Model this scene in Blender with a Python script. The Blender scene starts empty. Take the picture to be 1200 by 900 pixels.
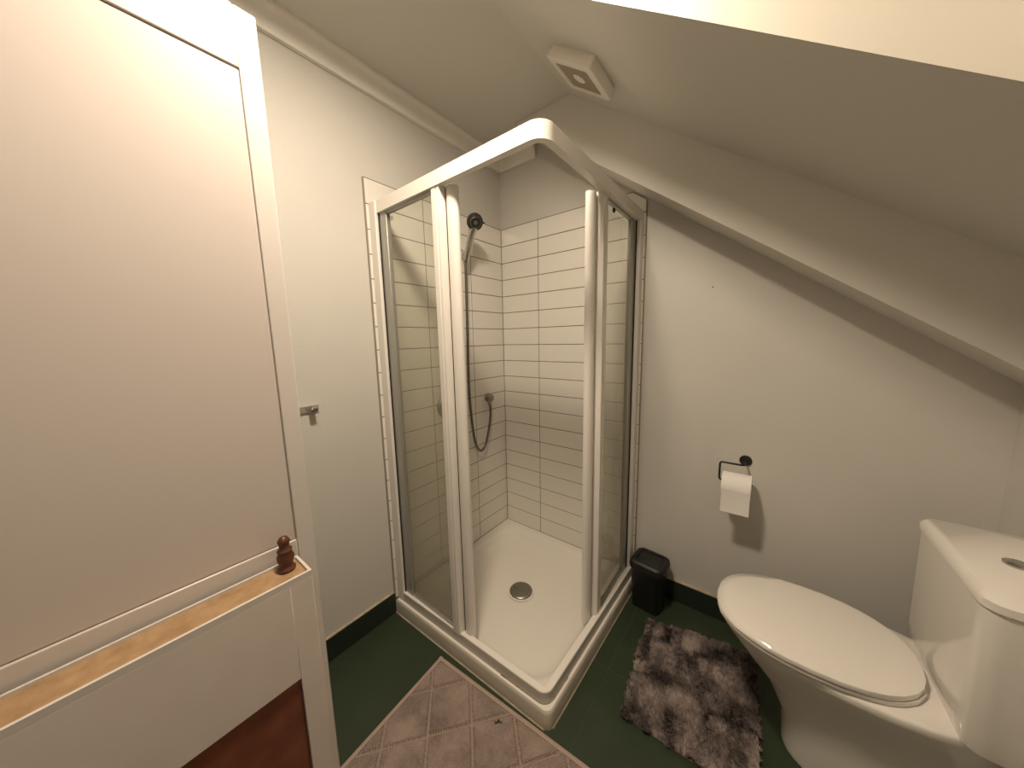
import bpy, bmesh, math, random
import numpy as np
from mathutils import Vector, Matrix
S = bpy.context.scene
COL = S.collection
random.seed(4)
rng = np.random.default_rng(4)

# ------------------------------------------------------------------ camera
cam_d = bpy.data.cameras.new('camera')
cam = bpy.data.objects.new('camera', cam_d)
COL.objects.link(cam)
cam.location = (1.3305, -1.6201, 1.3041)
cam.rotation_euler = (1.4331, 0.0206, 0.6613)
cam_d.sensor_fit = 'HORIZONTAL'
cam_d.sensor_width = 36.0
cam_d.lens = 377.8 * 36.0 / 1200.0
cam_d.clip_start = 0.02
S.camera = cam

# ------------------------------------------------------------------ world, exposure
wd = bpy.data.worlds.new('world')
S.world = wd
wd.use_nodes = True
wd.node_tree.nodes['Background'].inputs[0].default_value = (1.0, 0.78, 0.6, 1)
wd.node_tree.nodes['Background'].inputs[1].default_value = 0.05
S.view_settings.view_transform = 'Standard'
S.view_settings.look = 'None'
S.view_settings.gamma = 1.0
S.view_settings.use_curve_mapping = False
S.view_settings.exposure = 0.0
LAMP_POS = (0.82, -1.23)          # the ceiling lamp that lights the room
LAMP_STRENGTH = 228.0
LAMP_COLOUR = (1.0, 0.845, 0.665)

# ------------------------------------------------------------------ helpers
class MB:
    """collects simple shapes into one mesh"""
    def __init__(self): self.v = []; self.f = []
    def add(self, vs, fs):
        n = len(self.v)
        self.v += [tuple(p) for p in vs]
        self.f += [tuple(i + n for i in f) for f in fs]
        return self
    def hexa(self, p):             # p: 4 bottom points (ccw from above), 4 top points
        return self.add(p, [(3, 2, 1, 0), (4, 5, 6, 7), (0, 1, 5, 4), (1, 2, 6, 5), (2, 3, 7, 6), (3, 0, 4, 7)])
    def box(self, a, b):
        x0, y0, z0 = a; x1, y1, z1 = b
        x0, x1 = sorted((x0, x1)); y0, y1 = sorted((y0, y1)); z0, z1 = sorted((z0, z1))
        return self.hexa([(x0, y0, z0), (x1, y0, z0), (x1, y1, z0), (x0, y1, z0),
                          (x0, y0, z1), (x1, y0, z1), (x1, y1, z1), (x0, y1, z1)])
    def prism(self, poly, vec):    # poly: 3-D outline, extruded by vec
        n = len(poly); vec = Vector(vec)
        a = [Vector(p) for p in poly]; b = [p + vec for p in a]
        fs = [tuple(range(n)), tuple(range(2 * n - 1, n - 1, -1))]
        fs += [(i, n + i, n + (i + 1) % n, (i + 1) % n) for i in range(n)]
        return self.add(a + b, fs)
    def rings(self, rings, cap0=True, cap1=True, closed=False):
        n = len(rings[0]); base = []
        for r in rings: base += list(r)
        fs = []
        m = len(rings)
        for k in range(m if closed else m - 1):
            k2 = (k + 1) % m
            for i in range(n):
                j = (i + 1) % n
                fs.append((k * n + i, k * n + j, k2 * n + j, k2 * n + i))
        if not closed:
            if cap0: fs.append(tuple(range(n - 1, -1, -1)))
            if cap1: fs.append(tuple((m - 1) * n + i for i in range(n)))
        return self.add(base, fs)
    def lathe(self, prof, origin=(0, 0, 0), axis=(0, 0, 1), seg=24):
        ax = Vector(axis).normalized()
        q = Vector((0, 0, 1)).rotation_difference(ax)
        o = Vector(origin)
        rs = []
        for r, h in prof:
            r = max(r, 1e-4)
            rs.append([o + q @ Vector((r * math.cos(2 * math.pi * i / seg), r * math.sin(2 * math.pi * i / seg), h)) for i in range(seg)])
        return self.rings(rs)
    def tube(self, pts, r, seg=10):
        pts = [Vector(p) for p in pts]
        rad = r if isinstance(r, (list, tuple)) else [r] * len(pts)
        rs = []; up = None
        for i, p in enumerate(pts):
            t = (pts[min(i + 1, len(pts) - 1)] - pts[max(i - 1, 0)]).normalized()
            if up is None:
                up = Vector((0, 0, 1)) if abs(t.z) < .9 else Vector((1, 0, 0))
            s = t.cross(up).normalized(); up = s.cross(t).normalized()
            rs.append([p + (s * math.cos(2 * math.pi * k / seg) + up * math.sin(2 * math.pi * k / seg)) * rad[i] for k in range(seg)])
        return self.rings(rs)
    def mesh(self, name, smooth=30):
        me = bpy.data.meshes.new(name)
        me.from_pydata(self.v, [], self.f)
        bm = bmesh.new(); bm.from_mesh(me)
        bmesh.ops.recalc_face_normals(bm, faces=bm.faces)
        bm.to_mesh(me); bm.free()
        if smooth:
            me.shade_smooth()
            me.set_sharp_from_angle(angle=math.radians(smooth))
        return me
    def build(self, name, mat, parent=None, bevel=0, seg=2, smooth=30, kind=None):
        o = bpy.data.objects.new(name, self.mesh(name, smooth))
        COL.objects.link(o)
        if mat is not None: o.data.materials.append(mat)
        if parent is not None: o.parent = parent
        if bevel:
            m = o.modifiers.new('bevel', 'BEVEL'); m.width = bevel; m.segments = seg
            m.limit_method = 'ANGLE'; m.angle_limit = math.radians(40)
            m.harden_normals = False
        if kind: o['kind'] = kind
        return o

def spline(pts, n=8):
    pts = [Vector(p) for p in pts]; out = []
    P = [pts[0]] + pts + [pts[-1]]
    for i in range(1, len(P) - 2):
        for k in range(n):
            t = k / n
            a, b, c, d = P[i - 1], P[i], P[i + 1], P[i + 2]
            out.append(0.5 * ((2 * b) + (-a + c) * t + (2 * a - 5 * b + 4 * c - d) * t * t + (-a + 3 * b - 3 * c + d) * t ** 3))
    out.append(pts[-1])
    return out

def tag(o, label, cat, group=None, kind=None):
    o['label'] = label; o['category'] = cat
    if group: o['group'] = group
    if kind: o['kind'] = kind
    return o
def thing(name, label, cat, loc=(0, 0, 0), group=None):
    o = bpy.data.objects.new(name, None)
    o.empty_display_size = .05
    COL.objects.link(o); o.location = loc
    return tag(o, label, cat, group)
def keep(child, parent):
    """parent a part built in world coordinates under an Empty that only has a location"""
    child.parent = parent
    child.location = -Vector(parent.location)
    return child

# ------------------------------------------------------------------ materials
def mat(name, col, rough=.5, metal=0, noise=None, bump=None, spec=.5, coat=0, col2=None, nscale=6, sub=0):
    m = bpy.data.materials.new(name); m.use_nodes = True
    nt = m.node_tree; b = nt.nodes['Principled BSDF']
    b.inputs['Base Color'].default_value = (*col, 1)
    b.inputs['Roughness'].default_value = rough
    b.inputs['Metallic'].default_value = metal
    b.inputs['Specular IOR Level'].default_value = spec
    b.inputs['Coat Weight'].default_value = coat
    b.inputs['Coat Roughness'].default_value = .08
    tc = nt.nodes.new('ShaderNodeTexCoord')
    if col2 is not None:
        n = nt.nodes.new('ShaderNodeTexNoise'); n.inputs['Scale'].default_value = nscale; n.inputs['Detail'].default_value = 6
        nt.links.new(tc.outputs['Object'], n.inputs['Vector'])
        r = nt.nodes.new('ShaderNodeValToRGB')
        r.color_ramp.elements[0].position = .35; r.color_ramp.elements[1].position = .68
        r.color_ramp.elements[0].color = (*col, 1); r.color_ramp.elements[1].color = (*col2, 1)
        nt.links.new(n.outputs['Fac'], r.inputs['Fac'])
        nt.links.new(r.outputs['Color'], b.inputs['Base Color'])
    if bump:
        sc, st, dist = bump
        n = nt.nodes.new('ShaderNodeTexNoise'); n.inputs['Scale'].default_value = sc; n.inputs['Detail'].default_value = 3
        nt.links.new(tc.outputs['Object'], n.inputs['Vector'])
        bp = nt.nodes.new('ShaderNodeBump'); bp.inputs['Strength'].default_value = st; bp.inputs['Distance'].default_value = dist
        nt.links.new(n.outputs['Fac'], bp.inputs['Height'])
        nt.links.new(bp.outputs['Normal'], b.inputs['Normal'])
    return m

M = {}
M['wall'] = mat('wall_paint', (.60, .575, .525), .6, bump=(160, .25, .002), col2=(.625, .60, .55), nscale=2.5)
M['ceiling'] = mat('ceiling_paint', (.655, .635, .58), .85, bump=(220, .25, .002))
M['cornice'] = mat('cornice_paint', (.83, .80, .74), .55)
M['tile'] = mat('white_glazed_tile', (.80, .765, .70), .16, bump=(9, .05, .004))
M['grout'] = mat('grey_grout', (.10, .08, .065), .9, col2=(.15, .125, .10), nscale=14)
M['floor'] = mat('green_vinyl', (.023, .036, .017), .5, bump=(260, .12, .001), col2=(.029, .043, .021), nscale=9, spec=.4)
M['skirt'] = mat('dark_green_vinyl', (.017, .027, .018), .5, spec=.4)
M['weld'] = mat('pale_weld', (.075, .09, .055), .7)
M['rust'] = mat('rusty_sealant', (.20, .10, .04), .8, col2=(.42, .33, .22), nscale=60)
M['edge'] = mat('grey_edge_sealant', (.30, .27, .22), .7)
M['sealant'] = mat('old_sealant', (.52, .46, .36), .6, col2=(.36, .27, .17), nscale=22)
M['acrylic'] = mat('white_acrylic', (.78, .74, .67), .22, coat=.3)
M['tray_side'] = mat('shaded_tray_side', (.56, .51, .44), .4, col2=(.52, .47, .39), nscale=7)  # tray acrylic darkened to carry the shade on its sides
M['beam'] = mat('beam_paint', (.69, .665, .605), .7, bump=(200, .25, .002))
M['satin'] = mat('satin_chrome', (.62, .60, .56), .28, metal=1)
M['frame'] = mat('white_enamelled_aluminium', (.80, .76, .70), .38, spec=.7)
M['shaft'] = mat('white_gloss_shaft_paint', (.66, .62, .54), .4, spec=.5)
M['rail'] = mat('shaded_white_aluminium', (.56, .53, .465), .42, metal=.25)  # white rail finish darkened, shade put into the colour
M['frame_grey'] = mat('brushed_grey_aluminium', (.40, .39, .355), .35, metal=.5)
M['rubber'] = mat('black_rubber', (.012, .012, .012), .5)
M['chrome'] = mat('chrome', (.62, .60, .57), .14, metal=1)
M['steel'] = mat('dull_steel', (.34, .32, .29), .38, metal=1)
M['dark_chrome'] = mat('dark_grey_plastic', (.035, .033, .031), .3)
M['hose'] = mat('grey_metal_hose', (.20, .185, .17), .32, metal=.8)
M['bin'] = mat('black_plastic', (.006, .006, .007), .42)
M['lid'] = mat('black_lid_plastic', (.010, .010, .009), .5)
M['fan'] = mat('ivory_plastic', (.80, .76, .67), .4)
M['fan_dark'] = mat('dark_fan_interior', (.03, .022, .016), .9)  # near-black sheet behind the slats
M['slat'] = mat('dusty_slats', (.50, .42, .33), .7)
M['door'] = mat('white_gloss_door_paint', (.64, .59, .545), .35, bump=(30, .06, .002))
M['panel'] = mat('door_panel_paint', (.60, .535, .49), .35)
M['cabinet'] = mat('white_cabinet_paint', (.71, .62, .56), .4, col2=(.74, .66, .60), nscale=12)
M['wood'] = mat('raw_board', (.42, .27, .14), .6, col2=(.30, .18, .085), nscale=30)
M['redwood'] = mat('red_brown_wood', (.24, .075, .035), .45, col2=(.17, .05, .025), nscale=16)
M['brown'] = mat('dark_brown_wood', (.10, .032, .016), .4)
M['ceramic'] = mat('white_ceramic', (.80, .76, .70), .12, coat=.5)
M['paper'] = mat('white_paper', (.82, .79, .75), .9, bump=(90, .2, .002))
M['black_wire'] = mat('black_metal_wire', (.012, .012, .012), .4)
M['rug_base'] = mat('rug_backing', (.11, .10, .08), .95)

# bath mat: beige cotton with fine twill ribs, grey grubby patches
def mat_bathmat():
    m = mat('beige_cotton', (.33, .245, .205), .95, spec=.1)
    nt = m.node_tree; b = nt.nodes['Principled BSDF']
    tc = nt.nodes.new('ShaderNodeTexCoord')
    n = nt.nodes.new('ShaderNodeTexNoise'); n.inputs['Scale'].default_value = 9; n.inputs['Detail'].default_value = 8
    n.inputs['Roughness'].default_value = .7
    nt.links.new(tc.outputs['Object'], n.inputs['Vector'])
    r = nt.nodes.new('ShaderNodeValToRGB')
    e = r.color_ramp.elements
    e[0].position = .34; e[0].color = (.235, .18, .155, 1)
    e[1].position = .62; e[1].color = (.45, .35, .295, 1)
    nt.links.new(n.outputs['Fac'], r.inputs['Fac'])
    mp = nt.nodes.new('ShaderNodeMapping'); mp.inputs['Rotation'].default_value = (0, 0, .62)
    nt.links.new(tc.outputs['Object'], mp.inputs['Vector'])
    w = nt.nodes.new('ShaderNodeTexWave'); w.inputs['Scale'].default_value = 62; w.inputs['Distortion'].default_value = .6
    nt.links.new(mp.outputs['Vector'], w.inputs['Vector'])
    mx = nt.nodes.new('ShaderNodeMix'); mx.data_type = 'RGBA'; mx.blend_type = 'MULTIPLY'
    mx.inputs['Factor'].default_value = .4
    nt.links.new(r.outputs['Color'], mx.inputs['A'])
    nt.links.new(w.outputs['Color'], mx.inputs['B'])
    at = nt.nodes.new('ShaderNodeAttribute'); at.attribute_name = 'cell'
    m2 = nt.nodes.new('ShaderNodeMix'); m2.data_type = 'RGBA'
    m2.inputs['A'].default_value = (.36, .28, .23, 1)
    nt.links.new(at.outputs['Fac'], m2.inputs['Factor']); nt.links.new(mx.outputs['Result'], m2.inputs['B'])
    a2 = nt.nodes.new('ShaderNodeAttribute'); a2.attribute_name = 'edge_shade'  # painted shade along the cell edges
    m3 = nt.nodes.new('ShaderNodeMix'); m3.data_type = 'RGBA'
    m3.inputs['B'].default_value = (.11, .085, .07, 1)
    nt.links.new(a2.outputs['Fac'], m3.inputs['Factor']); nt.links.new(m2.outputs['Result'], m3.inputs['A'])
    nt.links.new(m3.outputs['Result'], b.inputs['Base Color'])
    bp = nt.nodes.new('ShaderNodeBump'); bp.inputs['Strength'].default_value = .6; bp.inputs['Distance'].default_value = .002
    nt.links.new(w.outputs['Fac'], bp.inputs['Height']); nt.links.new(bp.outputs['Normal'], b.inputs['Normal'])
    return m
M['bathmat'] = mat_bathmat()
M['mat_edge'] = mat('beige_cotton_edge', (.40, .31, .255), .95, bump=(400, .4, .002), spec=.1)

def mat_pile():
    m = mat('shaggy_grey_pile', (.2, .17, .16), .9, spec=.15)
    nt = m.node_tree; b = nt.nodes['Principled BSDF']
    at = nt.nodes.new('ShaderNodeAttribute'); at.attribute_name = 'tone'
    r = nt.nodes.new('ShaderNodeValToRGB'); e = r.color_ramp.elements
    e[0].position = 0; e[0].color = (.095, .078, .074, 1)
    e[1].position = 1; e[1].color = (.45, .37, .33, 1)
    k = e.new(.45); k.color = (.215, .172, .158, 1)
    nt.links.new(at.outputs['Fac'], r.inputs['Fac'])
    nt.links.new(r.outputs['Color'], b.inputs['Base Color'])
    return m
M['pile'] = mat_pile()

def mat_glass(name, tint, scum):
    m = bpy.data.materials.new(name); m.use_nodes = True
    nt = m.node_tree; nt.nodes.clear()
    out = nt.nodes.new('ShaderNodeOutputMaterial')
    tr = nt.nodes.new('ShaderNodeBsdfTransparent'); tr.inputs[0].default_value = (*tint, 1)
    gl = nt.nodes.new('ShaderNodeBsdfGlossy'); gl.inputs['Roughness'].default_value = .03
    fr = nt.nodes.new('ShaderNodeFresnel'); fr.inputs['IOR'].default_value = 1.45
    mx = nt.nodes.new('ShaderNodeMixShader')
    ge = nt.nodes.new('ShaderNodeNewGeometry')       # each pane reflects at its outer faces only
    fm = nt.nodes.new('ShaderNodeMath'); fm.operation = 'SUBTRACT'; fm.inputs[0].default_value = 1
    nt.links.new(ge.outputs['Backfacing'], fm.inputs[1])
    f2 = nt.nodes.new('ShaderNodeMath'); f2.operation = 'MULTIPLY'
    nt.links.new(fm.outputs[0], f2.inputs[0]); nt.links.new(fr.outputs[0], f2.inputs[1])
    nt.links.new(f2.outputs[0], mx.inputs[0]); nt.links.new(tr.outputs[0], mx.inputs[1]); nt.links.new(gl.outputs[0], mx.inputs[2])
    df = nt.nodes.new('ShaderNodeBsdfDiffuse'); df.inputs[0].default_value = (.50, .465, .385, 1)
    tl = nt.nodes.new('ShaderNodeBsdfTranslucent'); tl.inputs[0].default_value = (.50, .465, .385, 1)
    md = nt.nodes.new('ShaderNodeMixShader'); md.inputs[0].default_value = .5
    nt.links.new(df.outputs[0], md.inputs[1]); nt.links.new(tl.outputs[0], md.inputs[2])
    tc = nt.nodes.new('ShaderNodeTexCoord')
    sp = nt.nodes.new('ShaderNodeSeparateXYZ'); nt.links.new(tc.outputs['Object'], sp.inputs[0])
    mr = nt.nodes.new('ShaderNodeMapRange')        # soap scum gets thicker down the pane
    mr.inputs['From Min'].default_value = 1.6; mr.inputs['From Max'].default_value = .1
    mr.inputs['To Min'].default_value = scum[0]; mr.inputs['To Max'].default_value = scum[1]
    nt.links.new(sp.outputs['Z'], mr.inputs['Value'])
    nz = nt.nodes.new('ShaderNodeTexNoise'); nz.inputs['Scale'].default_value = 5; nz.inputs['Detail'].default_value = 5
    nt.links.new(tc.outputs['Object'], nz.inputs['Vector'])
    ml = nt.nodes.new('ShaderNodeMath'); ml.operation = 'MULTIPLY_ADD'
    ml.inputs[1].default_value = .03; nt.links.new(nz.outputs['Fac'], ml.inputs[0]); nt.links.new(mr.outputs[0], ml.inputs[2])
    m2 = nt.nodes.new('ShaderNodeMixShader')
    nt.links.new(ml.outputs[0], m2.inputs[0]); nt.links.new(mx.outputs[0], m2.inputs[1]); nt.links.new(md.outputs[0], m2.inputs[2])
    nt.links.new(m2.outputs[0], out.inputs['Surface'])
    return m
M['glass'] = mat_glass('soapy_shower_glass', (.982, .984, .966), (.02, .22))
M['glass_dark'] = mat_glass('roof_window_glass', (.5, .52, .52), (.0, .0))

def mat_emit(name, col, st):
    m = bpy.data.materials.new(name); m.use_nodes = True
    nt = m.node_tree; nt.nodes.clear()
    out = nt.nodes.new('ShaderNodeOutputMaterial'); e = nt.nodes.new('ShaderNodeEmission')
    e.inputs[0].default_value = (*col, 1); e.inputs[1].default_value = st
    nt.links.new(e.outputs[0], out.inputs['Surface'])
    return m
M['lamp'] = mat_emit('lamp_diffuser_glow', LAMP_COLOUR, LAMP_STRENGTH)

# ------------------------------------------------------------------ room dimensions (metres, floor at z = 0)
CEIL = 2.37                       # flat ceiling
FOLD = .578                       # x where the roof slope starts
SL = .7232                        # fall per metre of x
XR, YF = 1.93, -2.15              # right knee wall, wall behind the camera
TZ0, TZ1 = .07, 1.97              # tile field bottom and top
def zs(x): return CEIL - SL * (x - FOLD)
def zbeam(x): return 1.964 + .07 - .0 - .735 * (x - .712)   # underside of the sloping beam

def struct(o, label, cat): return tag(o, label, cat, kind='structure')

# walls
b = MB().box((-.12, YF - .1, -.05), (-.008, .1, CEIL + .1))
wall_left = struct(b.build('wall_left', M['wall']), 'off-white painted left wall with a tiled shower corner', 'wall')
b = MB().prism([(-.008, .008, -.05), (XR + .1, .008, -.05), (XR + .1, .008, zs(XR + .1) + .1), (FOLD, .008, CEIL + .1), (-.008, .008, CEIL + .1)], (0, .1, 0))
wall_back = struct(b.build('wall_back', M['wall']), 'off-white painted wall behind shower and bin under the roof slope', 'wall')
b = MB().box((XR, YF - .1, -.05), (XR + .1, .008, zs(XR) + .05))
struct(b.build('wall_right', M['wall']), 'low painted knee wall behind the toilet', 'wall')
b = MB().box((-.008, YF - .1, -.05), (.44, YF, CEIL + .1)).box((.44, YF - .1, 2.02), (1.24, YF, CEIL + .1)).box((1.24, YF - .1, -.05), (XR, YF, CEIL + .1))
struct(b.build('wall_front', M['wall']), 'painted wall with the doorway opposite the shower', 'wall')

# ceiling: flat part, slope with the roof window opening, window shaft
WX0, WX1, WY0, WY1 = .588, 1.62, -1.80, -.792
DORM = 2.42                       # ceiling of the dormer
NV = Vector((.58603, 0, .81029))                # outward normal of the slope
def sp(x, y, h=0): return Vector((x, y, zs(x))) + NV * h
b = MB()
b.add([(-.008, YF, CEIL), (FOLD, YF, CEIL), (FOLD, .008, CEIL), (-.008, .008, CEIL)], [(0, 1, 2, 3)])
xs = [FOLD, WX0, WX1, XR + .02]; ys = [YF, WY0, WY1, .008]
for i in range(3):
    for j in range(3):
        if i == 1 and j == 1: continue
        b.add([sp(xs[i], ys[j]), sp(xs[i + 1], ys[j]), sp(xs[i + 1], ys[j + 1]), sp(xs[i], ys[j + 1])], [(0, 1, 2, 3)])
ring0 = [sp(WX0, WY0), sp(WX1, WY0), sp(WX1, WY1), sp(WX0, WY1)]
ring1 = [p + NV * .30 for p in ring0]
ceiling = b.build('ceiling', M['ceiling'], smooth=0)
struct(ceiling, 'painted attic ceiling, flat on the left and sloping down to the right', 'ceiling')
# dormer cheeks and ceiling above the opening, window at its far end
ring1 = [Vector((p.x, p.y, DORM)) for p in ring0]
rv = MB().add(ring0 + ring1, [(0, 1, 5, 4), (2, 3, 7, 6), (3, 0, 4, 7), (4, 5, 6, 7)])
wz0, wz1, wy0, wy1 = 1.74, 2.35, WY0 + .14, WY1 - .14
q0 = [(WX1, WY0, zs(WX1)), (WX1, WY1, zs(WX1)), (WX1, WY1, DORM), (WX1, WY0, DORM)]
q1 = [(WX1, wy0, wz0), (WX1, wy1, wz0), (WX1, wy1, wz1), (WX1, wy0, wz1)]
rv.add(q0 + q1, [(0, 1, 5, 4), (1, 2, 6, 5), (2, 3, 7, 6), (3, 0, 4, 7)])
rv.build('dormer', M['shaft'], ceiling, smooth=0)
b = MB()
for y0, y1, z0, z1 in ((wy0, wy1, wz0, wz0 + .05), (wy0, wy1, wz1 - .05, wz1), (wy0, wy0 + .05, wz0 + .05, wz1 - .05), (wy1 - .05, wy1, wz0 + .05, wz1 - .05)):
    b.box((WX1 + .001, y0, z0), (WX1 + .05, y1, z1))
win = struct(b.build('window_1', M['frame'], bevel=.003), 'white framed dormer window up in the roof slope', 'window')
MB().box((WX1 + .02, wy0 + .045, wz0 + .045), (WX1 + .026, wy1 - .045, wz1 - .045)).build('pane', M['glass_dark'], win)

# cornice: left wall and its short return on the back wall
CB = 2.293
prof = [(-.008, CB), (.010, CB), (.012, CB + .003), (.012, CB + .009), (.007, CB + .012), (.010, CB + .032), (.020, CB + .055), (.030, CB + .066), (.041, CB + .067), (.041, CEIL + .001), (-.008, CEIL + .001)]
b = MB().prism([(x, YF, z) for x, z in prof], (0, -YF - .0, 0))
struct(b.build('trim_1', M['cornice'], smooth=50), 'painted cornice along the top of the left wall', 'cornice')
b = MB().prism([(.0, -x, z) for x, z in prof], (.262, 0, 0))
struct(b.build('trim_2', M['cornice'], smooth=50), 'short cornice return on the back wall above the shower', 'cornice')

# sloping boxed beam against the back wall
YB = -.201
x0 = .712 - (CEIL - 2.034) / .735               # where its underside meets the flat ceiling
poly = [(x0, CEIL + .01), (FOLD, CEIL + .01), (XR, zs(XR) + .01), (XR, zbeam(XR))]
b = MB().prism([(x, YB, z) for x, z in poly], (0, -YB + .008, 0))
struct(b.build('trim_3', M['beam']), 'boxed-in sloping beam above the shower following the roof', 'beam')

# floor: vinyl pieces with pale welds
b = MB().box((-.05, YF - .1, -.05), (XR + .05, .05, -.0012))
floor = struct(b.build('floor', M['weld']), 'dark green vinyl floor with thin pale seams', 'floor')
xc = [-.02, .318, .928, 1.538, XR + .02]; yc = [YF - .1, -1.74, -.52, .02]
for i in range(4):
    for j in range(3):
        MB().box((xc[i] + .0007, yc[j] + .0007, -.0012), (xc[i + 1] - .0007, yc[j + 1] - .0007, 0)).build('vinyl_sheet', M['floor'], floor, bevel=.0004, seg=1)

# coved vinyl skirting
b = MB().box((-.008, YF, 0), (.004, -.873, .103))
k = struct(b.build('baseboard_left', M['skirt'], bevel=.002), 'dark green vinyl skirting along the left wall', 'baseboard')
MB().box((-.008, YF, .103), (.0025, -.874, .1065)).build('sealant', M['sealant'], k)
b = MB().box((.868, -.004, 0), (XR, .008, .103))
k = struct(b.build('baseboard_back', M['skirt'], bevel=.002), 'dark green vinyl skirting along the back wall behind the bin', 'baseboard')
MB().box((.868, -.0025, .103), (XR, .008, .1065)).build('sealant', M['sealant'], k)

# ------------------------------------------------------------------ wall tiles, each a part of its wall
G = .0017
def tile_mesh(w, h=.1):
    return MB().box((0, 0, 0), (w - 2 * G, .006, h - 2 * G)).mesh('tile', 0)
def put_tile(me, parent, loc, rz):
    o = bpy.data.objects.new('tile', me); COL.objects.link(o); o.parent = parent
    o.location = loc; o.rotation_euler = (0, 0, rz)
    m = o.modifiers.new('bevel', 'BEVEL'); m.width = .0012; m.segments = 2
    return o
def tiles(edges, on_left, parent):
    for a, c in zip(edges[:-1], edges[1:]):
        me = tile_mesh(c - a); me.materials.append(M['tile'])
        for r in range(19):
            z = TZ0 + .1 * r + G
            jit = random.uniform(-.0003, .0003)
            if on_left: put_tile(me, parent, (-.006 + jit, -a - G, z), -math.pi / 2)
            else:
                if r == 18 and c > .8: continue
                put_tile(me, parent, (a + G, .0 + jit, z), 0)
# left wall: tile local +x runs along -y, its face (local y 0) looks at +x
def tiles_left():
    e = [0, .2737, .5813, .870]
    for a, c in zip(e[:-1], e[1:]):
        me = MB().box((-.006, -(c - a) + 2 * G, 0), (0, 0, .1 - 2 * G)).mesh('tile', 0); me.materials.append(M['tile'])
        for r in range(19):
            put_tile(me, wall_left, (random.uniform(-.0004, .0002), -a - G, TZ0 + .1 * r + G), 0)
tiles_left()
tiles([0, .2710, .5686, .862], False, wall_back)
# the last tile of the top row is cut along the beam
zt0, zt1 = TZ1 - .1 + G, TZ1 - G
xa, xb = .5686 + G, .862 - G
xk = .712 + (2.034 - .003 - zt1) / .735
b = MB().prism([(xa, 0, zt0), (xb, 0, zt0), (xb, 0, zbeam(xb) - .003), (min(xk, xb - .001), 0, zt1), (xa, 0, zt1)], (0, .006, 0))
b.build('tile', M['tile'], wall_back, bevel=.0012)
b = MB().box((-.008, -.8705, TZ0 - .0), (-.0014, 0, TZ1 + .0015))
b.build('grout', M['grout'], wall_left)
b = MB().prism([(0, .0014, TZ0 - .01), (.8625, .0014, TZ0 - .01), (.8625, .0014, zbeam(.8625) - .001), (xk, .0014, TZ1 + .0015), (0, .0014, TZ1 + .0015)], (0, .0066, 0))
b.build('grout', M['grout'], wall_back)
MB().box((-.008, -.8735, TZ0 - .02), (.0006, -.8702, TZ1)).build('edge_trim', M['edge'], wall_left)
MB().box((.8622, -.0006, TZ0 - .02), (.8650, .008, 1.918)).build('edge_trim', M['edge'], wall_back)

# small hole left by a screw in the back wall
MB().lathe([(.0028, 0), (.0028, .0006), (0, .0006)], (1.141, .0081, 1.505), (0, -1, 0), 10).build('screw_hole', M['rubber'], wall_back)

# ------------------------------------------------------------------ shower tray
TQ = [Vector((.001, -.874)), Vector((.853, -.848)), Vector((.877, -.001)), Vector((.001, -.001))]
def tq(u, v):
    return (TQ[0] * (1 - u) * (1 - v) + TQ[1] * u * (1 - v) + TQ[2] * u * v + TQ[3] * (1 - u) * v)
def rring(inset, r, z, n=8, radii=None):
    """rounded rectangle ring in tray space, inset in metres"""
    w = .85; out = []
    a, c = inset / w, 1 - inset / w
    for q, (cu, cv, st) in enumerate([(c, a, -90), (c, c, 0), (a, c, 90), (a, a, 180)]):
        rr = (radii[q] if radii else r) / w
        uu = cu - rr if cu > .5 else cu + rr
        vv = cv - rr if cv > .5 else cv + rr
        for k in range(n + 1):
            t = math.radians(st + 90 * k / n)
            p = tq(uu + rr * math.cos(t), vv + rr * math.sin(t))
            out.append((p.x, p.y, z))
    return out
t = thing('shower_tray', 'white acrylic shower tray on the green floor with a round drain', 'shower tray', (.43, -.43, 0))
R1 = [.025, .004, .004, .004]
rg = [rring(.0, .02, 0, radii=R1), rring(.0, .02, .058, radii=R1), rring(.002, .02, .064, radii=R1), rring(.006, .02, .068, radii=R1), rring(.012, .02, .070, radii=R1)]
ins = [.056, .050, .054, .058]
def basin(inset, z, r): return rring(inset, r, z)
rg += [basin(.052, .0695, .085), basin(.058, .0675, .09), basin(.066, .060, .10), basin(.076, .048, .11), basin(.088, .039, .12), basin(.105, .034, .125), basin(.14, .0315, .13), basin(.22, .030, .13), basin(.30, .029, .10), basin(.355, .0285, .068)]
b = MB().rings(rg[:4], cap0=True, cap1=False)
k = keep(b.build('skirt', M['tray_side'], smooth=50), t); k['label'] = 'outer side of the tray with shade in its colour'
b = MB().rings(rg[3:], cap0=False, cap1=True)
keep(b.build('basin', M['acrylic'], smooth=50), t)
dc = Vector((.437, -.440))
b = MB().lathe([(.062, .0285), (.066, .031), (.066, .0345), (.060, .0350)], (dc.x, dc.y, 0), seg=40)
keep(b.build('drain_seat', M['acrylic']), t)
b = MB().lathe([(.050, .031), (.0555, .034), (.0575, .038), (.056, .0415), (.045, .0435), (.0, .0445)], (dc.x, dc.y, 0), seg=40)
dr = keep(b.build('drain_cover', M['steel'], smooth=60), t); dr['label'] = 'dull grey metal drain cover'
b = MB().lathe([(.0034, .0436), (.0034, .0448), (0, .0449)], (dc.x - .030, dc.y - .008, 0), seg=10)
k = b.build('hole', M['rubber']); k.parent = dr
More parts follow.
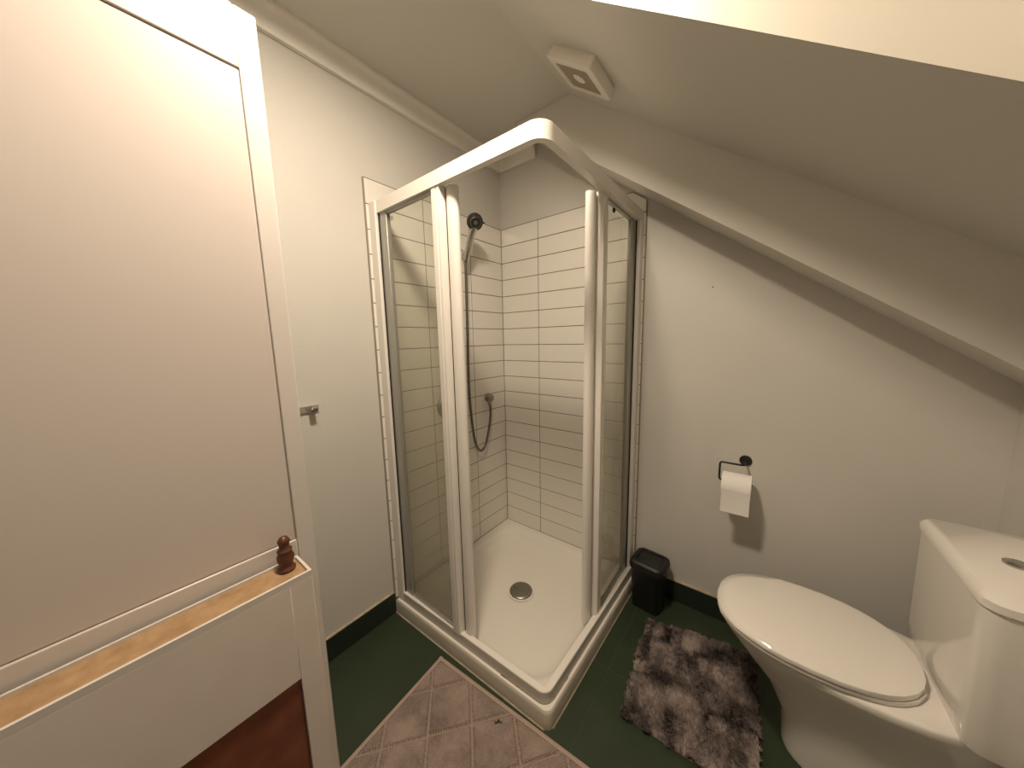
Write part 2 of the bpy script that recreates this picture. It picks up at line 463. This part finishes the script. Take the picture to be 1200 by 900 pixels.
# old sealant where tray meets floor and wall
def strip(p, q, w, z0, z1):
    p, q = Vector(p), Vector(q); d = (q - p).normalized(); n = Vector((d.y, -d.x)) * w
    return MB().hexa([(p.x, p.y, z0), (p.x + n.x, p.y + n.y, z0), (q.x + n.x, q.y + n.y, z0), (q.x, q.y, z0),
                      (p.x, p.y, z1), (p.x + n.x * .3, p.y + n.y * .3, z1), (q.x + n.x * .3, q.y + n.y * .3, z1), (q.x, q.y, z1)])
keep(strip(TQ[0], TQ[1] - Vector((.02, 0)), .004, 0.0002, .004).build('sealant', M['sealant']), t)
keep(strip(TQ[1] + Vector((0, .02)), TQ[2], .004, 0.0002, .004).build('sealant', M['sealant']), t)
# sealant between tray and tiles
b = MB().box((.012, -.0135, .060), (.84, -.0005, .0704)).box((.0008, -.852, .060), (.0135, -.0005, .0703))
keep(b.build('upstand', M['acrylic']), t)
keep(MB().box((.0022, -.0016, .0704), (.838, -.0004, .0716)).build('sealant', M['rust']), t)
keep(MB().box((.0008, -.85, .0703), (.0020, -.0016, .0716)).build('sealant', M['rust']), t)

# ------------------------------------------------------------------ shower enclosure
P0, PC, P2 = Vector((.0, -.851)), Vector((.848, -.849)), Vector((.853, 0))
dF = (PC - P0).normalized(); nF = Vector((-dF.y, dF.x))
dR = (P2 - PC).normalized(); nR = Vector((-dR.y, dR.x))
RV = .010                          # the right panel sits a little deeper in its frame
def FP(s, v): p = P0 + dF * s + nF * v; return (p.x, p.y)
def RP(s, v): p = P2 - dR * s + nR * (v + RV); return (p.x, p.y)
def bar(side, s0, s1, v0, v1, z0, z1, b=None):
    f = FP if side == 'F' else RP
    b = b or MB()
    q = [f(s0, v0), f(s1, v0), f(s1, v1), f(s0, v1)]
    return b.hexa([(x, y, z0) for x, y in q] + [(x, y, z1) for x, y in q])
def pprism(side, prof, z0, z1, b=None):
    f = FP if side == 'F' else RP
    b = b or MB()
    return b.prism([(*f(s, v), z0) for s, v in prof], (0, 0, z1 - z0))
def lpath(r, v, n=10, s0=0, s1=0, line=None):
    """path along both sides at inward offset v, corner radius r at the outer face"""
    P0, PC, P2 = line
    dF = (PC - P0).normalized(); nF = Vector((-dF.y, dF.x))
    dR = (P2 - PC).normalized(); nR = Vector((-dR.y, dR.x))
    pts = [P0 + dF * s0 + nF * v]
    rr = max(r - v, .003)
    cc = PC + nF * (v + rr) + nR * (v + rr)
    a0 = math.atan2(-nF.y, -nF.x); a1 = math.atan2(-nR.y, -nR.x)
    for k in range(n + 1):
        a = a0 + (a1 - a0) * k / n
        pts.append(cc + Vector((math.cos(a), math.sin(a))) * rr)
    pts.append(P2 - dR * s1 + nR * v)
    return pts
TOPL = (P0, PC, P2)
BOTL = (Vector((.0, -.858)), Vector((.839, -.835)), Vector((.863, 0)))
def lrail(prof, r, s0=0, s1=0, line=TOPL):
    """profile [(v, z)...] swept along the two sides with a rounded corner"""
    cols = [lpath(r, v, s0=s0, s1=s1, line=line) for v, z in prof]
    m = len(cols[0])
    rs = [[(cols[j][i].x, cols[j][i].y, prof[j][1]) for j in range(len(prof))] for i in range(m)]
    return MB().rings(rs)
ZT0, ZT1 = 1.825, 1.873           # top rail
enc = thing('shower_enclosure', 'white framed corner shower enclosure with sliding glass doors standing open', 'shower enclosure', (.43, -.43, .07))
def E(o): return keep(o, enc)
E(lrail([(0, ZT0), (0, ZT1 - .002), (.002, ZT1), (.034, ZT1), (.036, ZT1 - .002), (.036, ZT0 + .012), (.022, ZT0 + .012), (.022, ZT0), (.010, ZT0)], .05).build('top_rail', M['frame'], smooth=35))
E(lrail([(0, .0705), (.003, .110), (.0045, .112), (.018, .112), (.020, .105), (.030, .105), (.034, .098), (.034, .0705)], .04, line=BOTL).build('bottom_rail', M['frame'], smooth=35))
k = E(lrail([(-.0008, .0708), (.0022, .1095), (.003, .1095), (.0003, .0708)], .04, line=BOTL).build('rail_face_shade', M['rail'], smooth=35)); k['label'] = 'strip on the outer face of the bottom rail with shade in its colour'  # thin darker strip that paints shade on the white rail
# stained bead of sealant under the bottom rail
E(lrail([(-.0022, .0697), (.0, .0722), (.003, .0697)], .04, .01, .05, line=BOTL).build('sealant', M['sealant']))
k = E(lrail([(-.0026, .0697), (.0, .0728), (.003, .0697)], .04, .64, .70, line=BOTL).build('rust_stain', M['rust'])); k['label'] = 'brown stained sealant at the front corner'
ZA, ZB = .107, ZT0 + .004
for side in 'FR':
    # wall profile and the grey inner profile
    E(bar(side, .0005, .046, -.007 if side == 'F' else -RV - .001, .034, .0705, ZT1).build('wall_profile', M['frame'], bevel=.002))
    g = MB(); bar(side, .046, .096, .010, .030, ZA - .004, ZB, g)
    E(g.build('inner_profile', M['frame_grey'], bevel=.002))
    g = MB(); bar(side, .0462, .0485, .005, .012, ZA, ZB, g)
    E(g.build('rubber_gasket', M['rubber']))
    # fixed panel
    g = MB(); bar(side, .094, .390, .018, .022, ZA + .002, ZB + .004, g)
    E(g.build('glass_pane', M['glass']))
    g = MB(); bar(side, .096, .39, .012, .028, ZB - .014, ZB + .006, g)
    E(g.build('glazing_bar', M['frame_grey'], bevel=.0015))
    g = MB(); bar(side, .096, .39, .012, .028, ZA - .002, ZA + .014, g)
    E(g.build('glazing_bar', M['frame_grey'], bevel=.0015))
    sb = MB()
    pprism(side, [(.384, .008), (.387, .004), (.408, .004), (.410, .0075), (.413, .0075), (.415, .004), (.423, .004), (.426, .008), (.426, .034), (.384, .034)], ZA - .002, ZB + .002, sb)
    E(sb.build('fixed_stile', M['frame'], smooth=40))
    # sliding door parked behind the fixed panel
    sd_bar = MB()
    pprism(side, [(.404, .041), (.406, .039), (.424, .039), (.426, .044), (.428, .037), (.435, .030), (.446, .026), (.457, .027), (.467, .032), (.474, .040), (.475, .048), (.471, .056), (.404, .056)], .097, ZT0 - .001, sd_bar)
    sd = E(sd_bar.build('sliding_door', M['frame'], smooth=40))
    g = MB(); bar(side, .052, .405, .044, .048, .092, ZT0, g)
    k = g.build('glass_pane', M['glass']); k.parent = sd
    g = MB(); bar(side, .412, .434, .037, .050, .078, .100, g)
    k = g.build('guide_shoe', M['rubber'], sd, bevel=.001)
    g = MB(); bar(side, .472, .4745, .044, .050, .080, ZT0, g)
    g.build('door_seal', M['frame'], sd)
    g = MB(); bar(side, .4165, .4262, .0345, .0385, .107, ZT0, g)  # black strip added to paint the shade in the gap beside the stile
    E(g.build('gap_shade', M['rubber']))
    # bolt of the fixed panel near the top
    f = FP if side == 'F' else RP
    nrm = nF if side == 'F' else nR
    o = f(.125 if side == 'F' else .300, .018)
    if side == 'R':
        g = MB().lathe([(.0095, 0), (.0095, .004), (.007, .006), (.0035, .006), (.003, .003), (0, .003)], (o[0], o[1], 1.800), (-nrm.x, -nrm.y, 0), 20)
        k = E(g.build('bolt', M['rubber'])); k['label'] = 'black round bolt in the right glass'
    else:
        g = MB().lathe([(.009, 0), (.009, .0015), (.007, .002), (0, .001)], (o[0], o[1], 1.792), (-nrm.x, -nrm.y, 0), 20)
        k = E(g.build('bolt', M['frame_grey'])); k['label'] = 'small clear plug in the left glass'

# ------------------------------------------------------------------ hand shower
hs = thing('hand_shower', 'dark grey hand shower with metal hose hanging on the tiled left wall', 'shower head', (0.0, -.33, 1.7))
def H(o): return keep(o, hs)
b = MB().lathe([(.024, 0), (.024, .006), (.017, .010), (.014, .03), (.014, .04)], (.0005, -.345, 1.765), (1, -.08, 0), 20)
H(b.build('wall_bracket', M['chrome']))
b = MB().lathe([(.014, -.018), (.0175, -.014), (.0175, .014), (.014, .018)], (.045, -.352, 1.755), (.32, .05, .94), 20)
H(b.build('holder_cup', M['chrome']))
hp0, hp1 = Vector((.046, -.355, 1.725)), Vector((.128, -.366, 1.876))
pts = spline([hp0, hp0.lerp(hp1, .3), hp0.lerp(hp1, .65) + Vector((-.004, 0, .004)), hp1], 6)
b = MB().tube(pts, [.015 + .0035 * min(1, i / 9) + (.003 if i > 15 else 0) for i in range(len(pts))], 16)
H(b.build('handle', M['satin'], smooth=60))
hn = Vector((.74, -.48, -.47)).normalized(); hc = Vector((.138, -.372, 1.893))
b = MB().lathe([(.022, -.028), (.036, -.020), (.041, -.008), (.0415, .004), (.039, .010), (.034, .012)], hc, hn, 36)
hd = H(b.build('shower_head', M['dark_chrome'], smooth=40))
b = MB().lathe([(.034, .010), (.033, .015), (.027, .0165), (.026, .013)], hc, hn, 36)
b.build('spray_ring', M['dark_chrome'], hd).location = (0, 0, 0)
b = MB().lathe([(.026, .012), (.0255, .020), (.022, .0225), (.012, .0225), (.010, .020), (0, .020)], hc, hn, 32)
b.build('spray_plate', M['rubber'], hd)
b = MB().lathe([(.0263, .0185), (.0268, .0195), (.0258, .0205)], hc, hn, 32)
b.build('chrome_ring', M['steel'], hd)
side_v = hn.cross(Vector((0, 0, 1))).normalized()
side_v = side_v if side_v.y > 0 else -side_v
b = MB().tube([hc + side_v * .038 + hn * .004, hc + side_v * .050 + hn * .004], [.004, .003], 8)
b.build('lever', M['rubber'], hd)
hose = [hp0 + Vector((0, 0, .01)), (.042, -.354, 1.66), (.038, -.352, 1.57), (.034, -.352, 1.35), (.032, -.354, 1.10), (.030, -.350, .97), (.030, -.338, .83),
        (.030, -.318, .71), (.030, -.288, .655), (.030, -.262, .647), (.030, -.232, .672), (.030, -.205, .74), (.030, -.183, .82), (.030, -.178, .89), (.030, -.187, .925)]
sp_ = spline(hose, 14)
b = MB().tube(sp_, [.0070 + .0008 * (i % 2) for i in range(len(sp_))], 10)
H(b.build('hose', M['hose'], smooth=60))
b = MB().lathe([(.027, 0), (.027, .010), (.023, .016), (.022, .032), (.016, .038), (0, .039)], (.0005, -.168, .952), (1, 0, 0), 28)
ou = H(b.build('wall_outlet', M['steel']))
b = MB().tube([(.028, -.176, .945), (.030, -.187, .920), (.030, -.188, .908)], [.010, .010, .008], 14)
b.build('elbow', M['steel'], ou)

# mixer, dimly seen through the left glass
mx = thing('shower_mixer', 'round grey shower mixer on tiles, half hidden behind the left door', 'tap', (0, -.50, .955))
keep(MB().lathe([(.064, 0), (.064, .006), (.055, .014), (.030, .017), (.028, .045), (.022, .052), (0, .053)], (.0005, -.497, .955), (1, 0, 0), 32).build('valve_body', M['steel']), mx)
k = MB().tube([(.042, -.497, .955), (.060, -.497, .93), (.066, -.497, .895)], [.009, .007, .006], 10)
keep(k.build('lever', M['steel']), mx)

# ------------------------------------------------------------------ extractor fan on the slope
E1 = Vector((.81029, 0, -.58603)); E2 = Vector((0, 1, 0)); ND = -NV
fc = Vector((.783, -.480, zs(.783)))
def fp(a, c, h): return fc + E1 * a + E2 * c + ND * h
fan = thing('extractor_fan', 'square ivory extractor fan with slatted grille on the sloping ceiling', 'fan', fc)
def fring(hw, h, r=.008, n=3):
    out = []
    for sx, sy, st in ((1, -1, -90), (1, 1, 0), (-1, 1, 90), (-1, -1, 180)):
        for k in range(n + 1):
            t = math.radians(st + 90 * k / n)
            out.append(fp(sx * (hw - r) + r * math.cos(t), sy * (hw * .93 - r) + r * math.sin(t), h))
    return out
b = MB().rings([fring(.092, .0), fring(.0925, .004), fring(.0945, .006), fring(.0945, .018)], cap0=False, cap1=False)
keep(b.build('back_box', M['fan'], smooth=40), fan)
b = MB().rings([fring(.0945, .018), fring(.098, .0185), fring(.098, .036, .010), fring(.093, .040, .012), fring(.070, .039, .006), fring(.070, .028, .006)], cap0=False, cap1=False)
keep(b.build('cover', M['fan'], smooth=40), fan)
b = MB().add(fring(.071, .026, .006), [tuple(range(16))])
keep(b.build('dark_interior', M['fan_dark']), fan)
b = MB()
for i in range(12):
    a = -.0605 + .121 * i / 11
    b.hexa([fp(a - .0026, -.064, .0350), fp(a + .0026, -.064, .0350), fp(a + .0026, .064, .0350), fp(a - .0026, .064, .0350),
            fp(a - .0026, -.064, .0385), fp(a + .0026, -.064, .0385), fp(a + .0026, .064, .0385), fp(a - .0026, .064, .0385)])
keep(b.build('grille_slats', M['slat'], kind='stuff'), fan)
b = MB().lathe([(.024, .0262), (.024, .0380), (.020, .0395), (0, .0396)], fc, ND, 24)
keep(b.build('motor_cap', M['fan']), fan)

# ------------------------------------------------------------------ ceiling lamp (out of frame, lights the room)
lx, ly = LAMP_POS
lamp = thing('ceiling_lamp', 'round flush ceiling lamp with glowing diffuser inside the dormer', 'lamp', (lx, ly, DORM))
keep(MB().lathe([(.122, 0), (.122, -.040), (.110, -.042), (.110, -.004)], (lx, ly, DORM - .0005), (0, 0, 1), 40).build('base', M['frame']), lamp)
keep(MB().lathe([(.1095, -.012), (.1095, -.038), (.104, -.041), (0, -.0425)], (lx, ly, DORM), (0, 0, 1), 40).build('diffuser', M['lamp'], smooth=60), lamp)

# ------------------------------------------------------------------ waste bin
wb = thing('waste_bin', 'small black plastic waste bin with lid beside the shower', 'bin', (.955, -.095, 0))
def bring(cx, cy, hx, hy, r, z, rot, n=6, dz=0):
    out = []; c, s = math.cos(rot), math.sin(rot)
    for sx, sy, st in ((1, -1, -90), (1, 1, 0), (-1, 1, 90), (-1, -1, 180)):
        for k in range(n + 1):
            t = math.radians(st + 90 * k / n)
            x = sx * (hx - r) + r * math.cos(t); y = sy * (hy - r) + r * math.sin(t)
            out.append((cx + c * x - s * y, cy + s * x + c * y, z + dz * y))
    return out
BR = -.10
bx, by = .9625, -.098
b = MB().rings([bring(bx, by, .060, .056, .02, .0005, BR), bring(bx, by, .063, .059, .022, .006, BR), bring(bx, by, .071, .067, .025, .20, BR),
                bring(bx, by, .073, .069, .025, .205, BR), bring(bx, by, .073, .069, .025, .212, BR)])
keep(b.build('body', M['bin'], smooth=35), wb)
b = MB().rings([bring(bx, by, .077, .073, .028, .206, BR), bring(bx, by, .078, .074, .028, .222, BR), bring(bx, by, .075, .071, .028, .236, BR), bring(bx, by, .066, .062, .022, .243, BR),
                bring(bx, by, .056, .052, .016, .242, BR), bring(bx, by, .054, .050, .015, .236, BR)], cap1=False)
ld = keep(b.build('lid', M['lid'], smooth=35), wb)
b = MB().rings([bring(bx, by, .0535, .0495, .015, .230, BR), bring(bx, by, .0535, .0495, .015, .236, BR), bring(bx, by, .050, .046, .013, .2385, BR)])
b.build('flap', M['lid'], ld, smooth=35).location = (0, 0, 0)

# ------------------------------------------------------------------ bath mat with diamond cells
bm_o = Vector((.355, -.892)); th = math.radians(3.9)
ux = Vector((math.cos(th), math.sin(th))); vx = Vector((math.sin(th), -math.cos(th)))
LU, LV, stp = .80, .52, .0025
nu, nv = int(LU / stp) + 1, int(LV / stp) + 1
U, V = np.meshgrid(np.linspace(0, LU, nu), np.linspace(0, LV, nv), indexing='ij')
p_ = (U - .068) / .0995; q_ = (V - .113) / .1065
a_ = (p_ + q_) / 2; c_ = (p_ - q_) / 2
da = np.abs(a_ - np.round(a_)) * .146; dc_ = np.abs(c_ - np.round(c_)) * .146      # distance to the channels (m)
teeth = .0011 * np.sign(np.sin(c_ * 2 * math.pi * 17)); teeth2 = .0011 * np.sign(np.sin(a_ * 2 * math.pi * 17))
d1 = da + 1.3 * teeth; d2 = dc_ + teeth2
edge = np.minimum(np.minimum(U, LU - U), np.minimum(V, LV - V))
hgt = np.minimum(np.minimum(d1 - .0045, d2 - .0045), (edge - .016))
cell = np.clip(hgt / .0022, 0, 1)
Z = .0035 + .0085 * cell * (1 - .12 * np.clip(1 - hgt / .03, 0, 1)) + .0004 * rng.standard_normal(U.shape) * cell
Z = np.where(edge < .003, .0015 + .002 * edge / .003, Z)
ripple = .0016 * np.sin(U * 11) * np.sin(V * 9 + 1)
Z = Z + np.clip(ripple, 0, 1)
PX = bm_o.x + U * ux.x + V * vx.x; PY = bm_o.y + U * ux.y + V * vx.y
def grid_obj(name, X, Y, Zz, material, parent=None):
    n, m = X.shape
    idx = np.arange(n * m).reshape(n, m)
    f = np.stack([idx[:-1, :-1], idx[:-1, 1:], idx[1:, 1:], idx[1:, :-1]], -1).reshape(-1, 4)
    me = bpy.data.meshes.new(name)
    me.from_pydata(np.stack([X, Y, Zz], -1).reshape(-1, 3).tolist(), [], f.tolist())
    me.shade_smooth(); me.materials.append(material)
    o = bpy.data.objects.new(name, me); COL.objects.link(o)
    if parent: keep(o, parent)
    return o
bath = thing('bath_mat', 'beige cotton bath mat with diamond pattern in front of the shower', 'bath mat', (.75, -1.13, 0))
o = grid_obj('tufted_cloth', PX, PY, Z, M['bathmat'], bath)
at = o.data.attributes.new('cell', 'FLOAT', 'POINT'); at.data.foreach_set('value', cell.astype(np.float32).ravel())
sh_ = .75 * np.exp(-((hgt - .0006) / .0017) ** 2) * (edge > .017) * (np.sin((a_ - c_) * 2 * math.pi * 17) > -.3)  # dark colour on the toothed cell edges, painted as shade
at = o.data.attributes.new('edge_shade', 'FLOAT', 'POINT'); at.data.foreach_set('value', sh_.astype(np.float32).ravel())
# hem around the edge
hem = [bm_o, bm_o + ux * LU, bm_o + ux * LU + vx * LV, bm_o + vx * LV]
hb = MB()
for i in range(4):
    p, q = hem[i], hem[(i + 1) % 4]
    d = (q - p).normalized(); n = Vector((-d.y, d.x)); n = n if n.dot((sum(hem, Vector((0, 0))) / 4) - p) > 0 else -n
    a0, a1 = p, q
    rs = []
    for k in range(25):
        c = a0.lerp(a1, k / 24)
        rs.append([(c.x, c.y, .0005), (c.x + n.x * .014, c.y + n.y * .014, .0005), (c.x + n.x * .014, c.y + n.y * .014, .0058), (c.x + n.x * .010, c.y + n.y * .010, .0068),
                   (c.x + n.x * .003, c.y + n.y * .003, .0066), (c.x, c.y, .0045)])
    hb.rings(rs)
keep(hb.build('hem', M['mat_edge'], smooth=60), bath)
# bits of dark fluff caught in the pile
lint = MB()
for k in range(9):
    c = Vector((.702, -.936, .011)) + Vector((rng.normal() * .006, rng.normal() * .005, 0))
    a = rng.uniform(0, 6.28); L = .010
    lint.tube([c, c + Vector((math.cos(a) * L * .5, math.sin(a) * L * .5, .004)), c + Vector((math.cos(a) * L, math.sin(a) * L, .001))], [.0016, .0013, .0006], 5)
lint = lint.build('fluff', M['rubber']); tag(lint, 'small dark fluff caught on the beige bath mat', 'fluff')

# ------------------------------------------------------------------ shaggy rug
RQ = [Vector((1.024, -.655)), Vector((1.405, -.640)), Vector((1.39, -.128)), Vector((.992, -.208))]
rug = thing('shaggy_rug', 'shaggy mottled grey rug on the green floor before the toilet', 'rug', (1.2, -.41, 0))
def rq(u, v): return RQ[0] * (1 - u) * (1 - v) + RQ[1] * u * (1 - v) + RQ[2] * u * v + RQ[3] * (1 - u) * v
b = MB().hexa([(*rq(u, v), .0005) for u, v in ((0, 0), (1, 0), (1, 1), (0, 1))] + [(*rq(u, v), .006) for u, v in ((0, 0), (1, 0), (1, 1), (0, 1))])
keep(b.build('backing', M['rug_base'], bevel=.002), rug)
def vnoise(u, v, fr, seed):
    r = np.random.default_rng(seed); g = r.random((64, 64))
    x, y = u * fr, v * fr
    xi, yi = np.floor(x).astype(int), np.floor(y).astype(int); fx, fy = x - xi, y - yi
    fx = fx * fx * (3 - 2 * fx); fy = fy * fy * (3 - 2 * fy)
    G_ = lambda i, j: g[i % 64, j % 64]
    return (G_(xi, yi) * (1 - fx) + G_(xi + 1, yi) * fx) * (1 - fy) + (G_(xi, yi + 1) * (1 - fx) + G_(xi + 1, yi + 1) * fx) * fy
N = 52000
u = rng.random(N); v = rng.random(N)
Q = np.array([[p.x, p.y] for p in RQ])
root = (Q[0] * ((1 - u) * (1 - v))[:, None] + Q[1] * (u * (1 - v))[:, None] + Q[2] * (u * v)[:, None] + Q[3] * ((1 - u) * v)[:, None])
cid = (np.floor(u * 56) * 1000 + np.floor(v * 64)).astype(int)          # tufts lean together
tr = np.random.default_rng(9).random((60, 80, 4))
cu, cv = np.floor(u * 56).astype(int), np.floor(v * 64).astype(int)
ang = 2 * math.pi * (vnoise(u, v, 7, 1) * 1.4 + .28 * (tr[cu, cv, 0] - .5)) + rng.normal(0, .35, N)
lean = np.clip(.75 + .25 * rng.standard_normal(N), .2, 1.3)
L = .021 + .006 * rng.random(N)
tone = .50 * vnoise(u, v, 4.5, 2) + .36 * vnoise(u, v, 11, 3) + .26 * vnoise(u, v, 30, 5) + .22 * (tr[cu, cv, 1] - .5) + .07 * rng.standard_normal(N)
tone = np.clip((tone - .22) / .62, 0, 1)
dirx, diry = np.cos(ang), np.sin(ang)
w = .0011 + .0005 * rng.random(N)
px_, py_ = -diry, dirx
hmid = L * .62 * np.cos(lean * .5); omid = L * .62 * np.sin(lean * .5)
htip = hmid + L * .38 * np.cos(lean * 1.35); otip = omid + L * .38 * np.sin(lean * 1.35)
z0 = np.full(N, .005)
def pt(o, h, s): return np.stack([root[:, 0] + dirx * o + px_ * s, root[:, 1] + diry * o + py_ * s, z0 + h], 1)
zz = np.zeros(N)
VV = np.stack([pt(zz, zz, -w), pt(zz, zz, w), pt(omid, hmid, w), pt(omid, hmid, -w), pt(otip, np.maximum(htip, .004), zz)], 1).reshape(-1, 3)
base_i = np.arange(N) * 5
F4 = np.stack([base_i, base_i + 1, base_i + 2, base_i + 3], 1).tolist()
F3 = np.stack([base_i + 3, base_i + 2, base_i + 4], 1).tolist()
me = bpy.data.meshes.new('pile'); me.from_pydata(VV.tolist(), [], F4 + F3)
me.shade_smooth(); me.materials.append(M['pile'])
at = me.attributes.new('tone', 'FLOAT', 'POINT'); at.data.foreach_set('value', np.repeat(tone, 5).astype(np.float32))
po = bpy.data.objects.new('pile', me); COL.objects.link(po); po['kind'] = 'stuff'; keep(po, rug)

# ------------------------------------------------------------------ towel hook on the left wall
hk = thing('wall_hook', 'small chrome hook on the left wall beside the door edge', 'hook', (-.008, -1.15, 1.055))
keep(MB().box((-.0078, -1.225, 1.048), (-.001, -1.122, 1.072)).build('plate', M['chrome'], bevel=.001), hk)
b = MB().prism([(-.001, -1.158, 1.058), (.022, -1.158, 1.055), (.026, -1.158, 1.066), (.029, -1.158, 1.066), (.026, -1.158, 1.050), (-.001, -1.158, 1.050)], (0, .022, 0))
keep(b.build('prong', M['chrome'], bevel=.001), hk)

# ------------------------------------------------------------------ white panelled door standing open on the left
DX0, DX1, DY0, DY1, DH = .382, .42, -2.10, -1.323, 2.0
b = MB().box((DX0, DY0, .008), (DX1 - .006, DY1, DH))
door = struct(b.build('door_1', M['door'], bevel=.002), 'white painted panelled door standing open at the left', 'door')
sw = .040
def drail(y0, y1, z0, z1): MB().box((DX1 - .006, y0, z0), (DX1, y1, z1)).build('rail', M['door'], door, bevel=.003)
drail(DY1 - sw, DY1, .008, DH); drail(DY0, DY0 + .10, .008, DH)
for z0, z1 in ((.008, .16), (.70, .81), (1.88, DH)): drail(DY0 + .10, DY1 - sw, z0, z1)
for z0, z1 in ((.16, .70), (.81, 1.88)):
    MB().box((DX1 - .0062, DY0 + .102, z0 + .002), (DX1 - .0035, DY1 - sw - .002, z1 - .002)).build('panel', M['panel'], door, bevel=.001)

# ------------------------------------------------------------------ narrow white cabinet with a raw wood top
CX0, CX1, CY0, CY1, CH = .432, .52, -1.95, -1.369, .774
cb = thing('cabinet', 'narrow white cabinet with raw wood top in front of the open door', 'cabinet', (.476, -1.66, 0))
b = MB().box((CX0, CY0, .0005), (CX1 - .014, CY1, CH - .014))
keep(b.build('carcass', M['cabinet'], bevel=.001), cb)
b = MB().box((CX0, CY1 - .006, CH - .014), (CX1, CY1, CH)).box((CX0, CY0, CH - .014), (CX1, CY0 + .006, CH)).box((CX1 - .006, CY0 + .006, CH - .014), (CX1, CY1 - .006, CH)).box((CX0, CY0 + .006, CH - .014), (CX0 + .005, CY1 - .006, CH))
keep(b.build('rim', M['door']), cb)
keep(MB().box((CX0 + .005, CY0 + .006, CH - .014), (CX1 - .006, CY1 - .006, CH - .006)).build('top_board', M['wood']), cb)
keep(MB().box((CX1 - .014, CY1 - .046, .0005), (CX1, CY1, CH - .0141)).build('front_stile', M['cabinet'], bevel=.0015), cb)
keep(MB().box((CX1 - .014, CY0, .0005), (CX1, CY0 + .05, CH - .0141)).build('front_stile', M['cabinet'], bevel=.0015), cb)
keep(MB().box((CX1 - .014, CY0 + .0501, .52), (CX1, CY1 - .0461, CH - .0141)).build('front_rail', M['cabinet'], bevel=.0015), cb)
k = keep(MB().box((CX1 - .0138, CY0 + .051, .002), (CX1 - .008, CY1 - .047, .519)).build('front_panel', M['redwood']), cb)
k['label'] = 'red-brown wooden front panel'
b = MB().lathe([(.017, 0), (.019, .006), (.015, .012), (.013, .018), (.017, .026), (.018, .036), (.014, .046), (.016, .052), (.010, .060), (.011, .068), (.013, .075), (.008, .084), (0, .087)], (.463, -1.402, CH - .006), (0, 0, 1), 20)
orn = b.build('wooden_ornament', M['brown'], smooth=50)
tag(orn, 'small dark brown turned ornament standing on the white cabinet', 'ornament')

# ------------------------------------------------------------------ toilet roll on its holder
hz, hy = .700, -.065
th_ = thing('toilet_roll_holder', 'black wire toilet roll holder on the back wall above the toilet', 'holder', (1.26, 0, .75))
wire = [(1.300, .008, .778), (1.300, -.03, .778), (1.296, hy + .006, .778), (1.285, hy, .778), (1.225, hy, .778), (1.219, hy, .776), (1.216, hy, .770), (1.216, hy, .712), (1.218, hy, .703), (1.226, hy, hz), (1.33, hy, hz)]
keep(MB().tube(wire, .0042, 10).build('wire', M['black_wire'], smooth=60), th_)
keep(MB().lathe([(.022, 0), (.022, .005), (.018, .007), (0, .007)], (1.300, .0075, .778), (0, -1, 0), 24).build('wall_plate', M['black_wire']), th_)
tr_ = thing('toilet_roll', 'white toilet roll hanging on the black wire holder', 'toilet roll', (1.28, hy, hz - .014))
rc = (1.227, hy, hz - .014)
b = MB()
ro, ri = .052, .019
rs = []
for x, r in ((0, ri), (0, ro - .002), (.002, ro), (.098, ro), (.1, ro - .002), (.1, ri)):
    rs.append([(rc[0] + x, rc[1] + r * math.cos(2 * math.pi * i / 40), rc[2] + r * math.sin(2 * math.pi * i / 40)) for i in range(40)])
b.rings(rs, closed=True)
keep(b.build('roll', M['paper'], smooth=40), tr_)
n = 10; tail = MB(); rs = []
for k in range(n + 1):
    s = k / n
    y = rc[1] - ro - .0015 + .004 * math.sin(s * 2.2); z = rc[2] - .10 * s
    rs.append([(rc[0] + .003, y, z), (rc[0] + .0985, y, z), (rc[0] + .0985, y + .0008, z), (rc[0] + .003, y + .0008, z)])
tail.rings(rs)
keep(tail.build('loose_sheet', M['paper'], smooth=60), tr_)

# ------------------------------------------------------------------ toilet against the knee wall
to = thing('toilet', 'white ceramic toilet under the sloping roof, lid closed', 'toilet', (1.65, -.385, 0))
TY = -.385
def ell(x0, x1, hy_, z, n=32, p=2.3):
    c = (x0 + x1) / 2; a = (x1 - x0) / 2; out = []
    for i in range(n):
        t = 2 * math.pi * i / n; ct, st = math.cos(t), math.sin(t)
        e = 2 / p
        out.append((c + a * math.copysign(abs(ct) ** e, ct), TY + hy_ * math.copysign(abs(st) ** e, st), z))
    return out
b = MB().rings([ell(1.46, 1.86, .105, .0005), ell(1.455, 1.86, .108, .02), ell(1.45, 1.86, .105, .12), ell(1.40, 1.86, .115, .22), ell(1.32, 1.86, .145, .31), ell(1.275, 1.86, .172, .37), ell(1.268, 1.86, .178, .392), ell(1.275, 1.86, .172, .398)])
keep(b.build('bowl', M['ceramic'], smooth=60), to)
b = MB().rings([ell(1.266, 1.72, .178, .3985), ell(1.260, 1.72, .182, .404), ell(1.262, 1.72, .181, .412)])
keep(b.build('seat', M['ceramic'], smooth=60), to)
b = MB().rings([ell(1.262, 1.715, .181, .4135), ell(1.258, 1.715, .184, .418), ell(1.262, 1.715, .181, .428), ell(1.29, 1.69, .155, .433)])
keep(b.build('lid', M['ceramic'], smooth=60), to)
b = MB().rings([bring(1.822, TY, .088, .175, .03, .397, 0), bring(1.822, TY, .098, .185, .035, .45, 0), bring(1.822, TY, .101, .19, .035, .74, 0)])
keep(b.build('cistern', M['ceramic'], smooth=45), to)
b = MB().rings([bring(1.822, TY, .104, .195, .035, .741, 0), bring(1.822, TY, .104, .195, .035, .758, 0), bring(1.822, TY, .095, .185, .03, .768, 0)])
keep(b.build('cistern_lid', M['ceramic'], smooth=45), to)
keep(MB().lathe([(.022, .766), (.022, .772), (.018, .774), (0, .774)], (1.822, TY, 0), (0, 0, 1), 24).build('flush_button', M['chrome']), to)
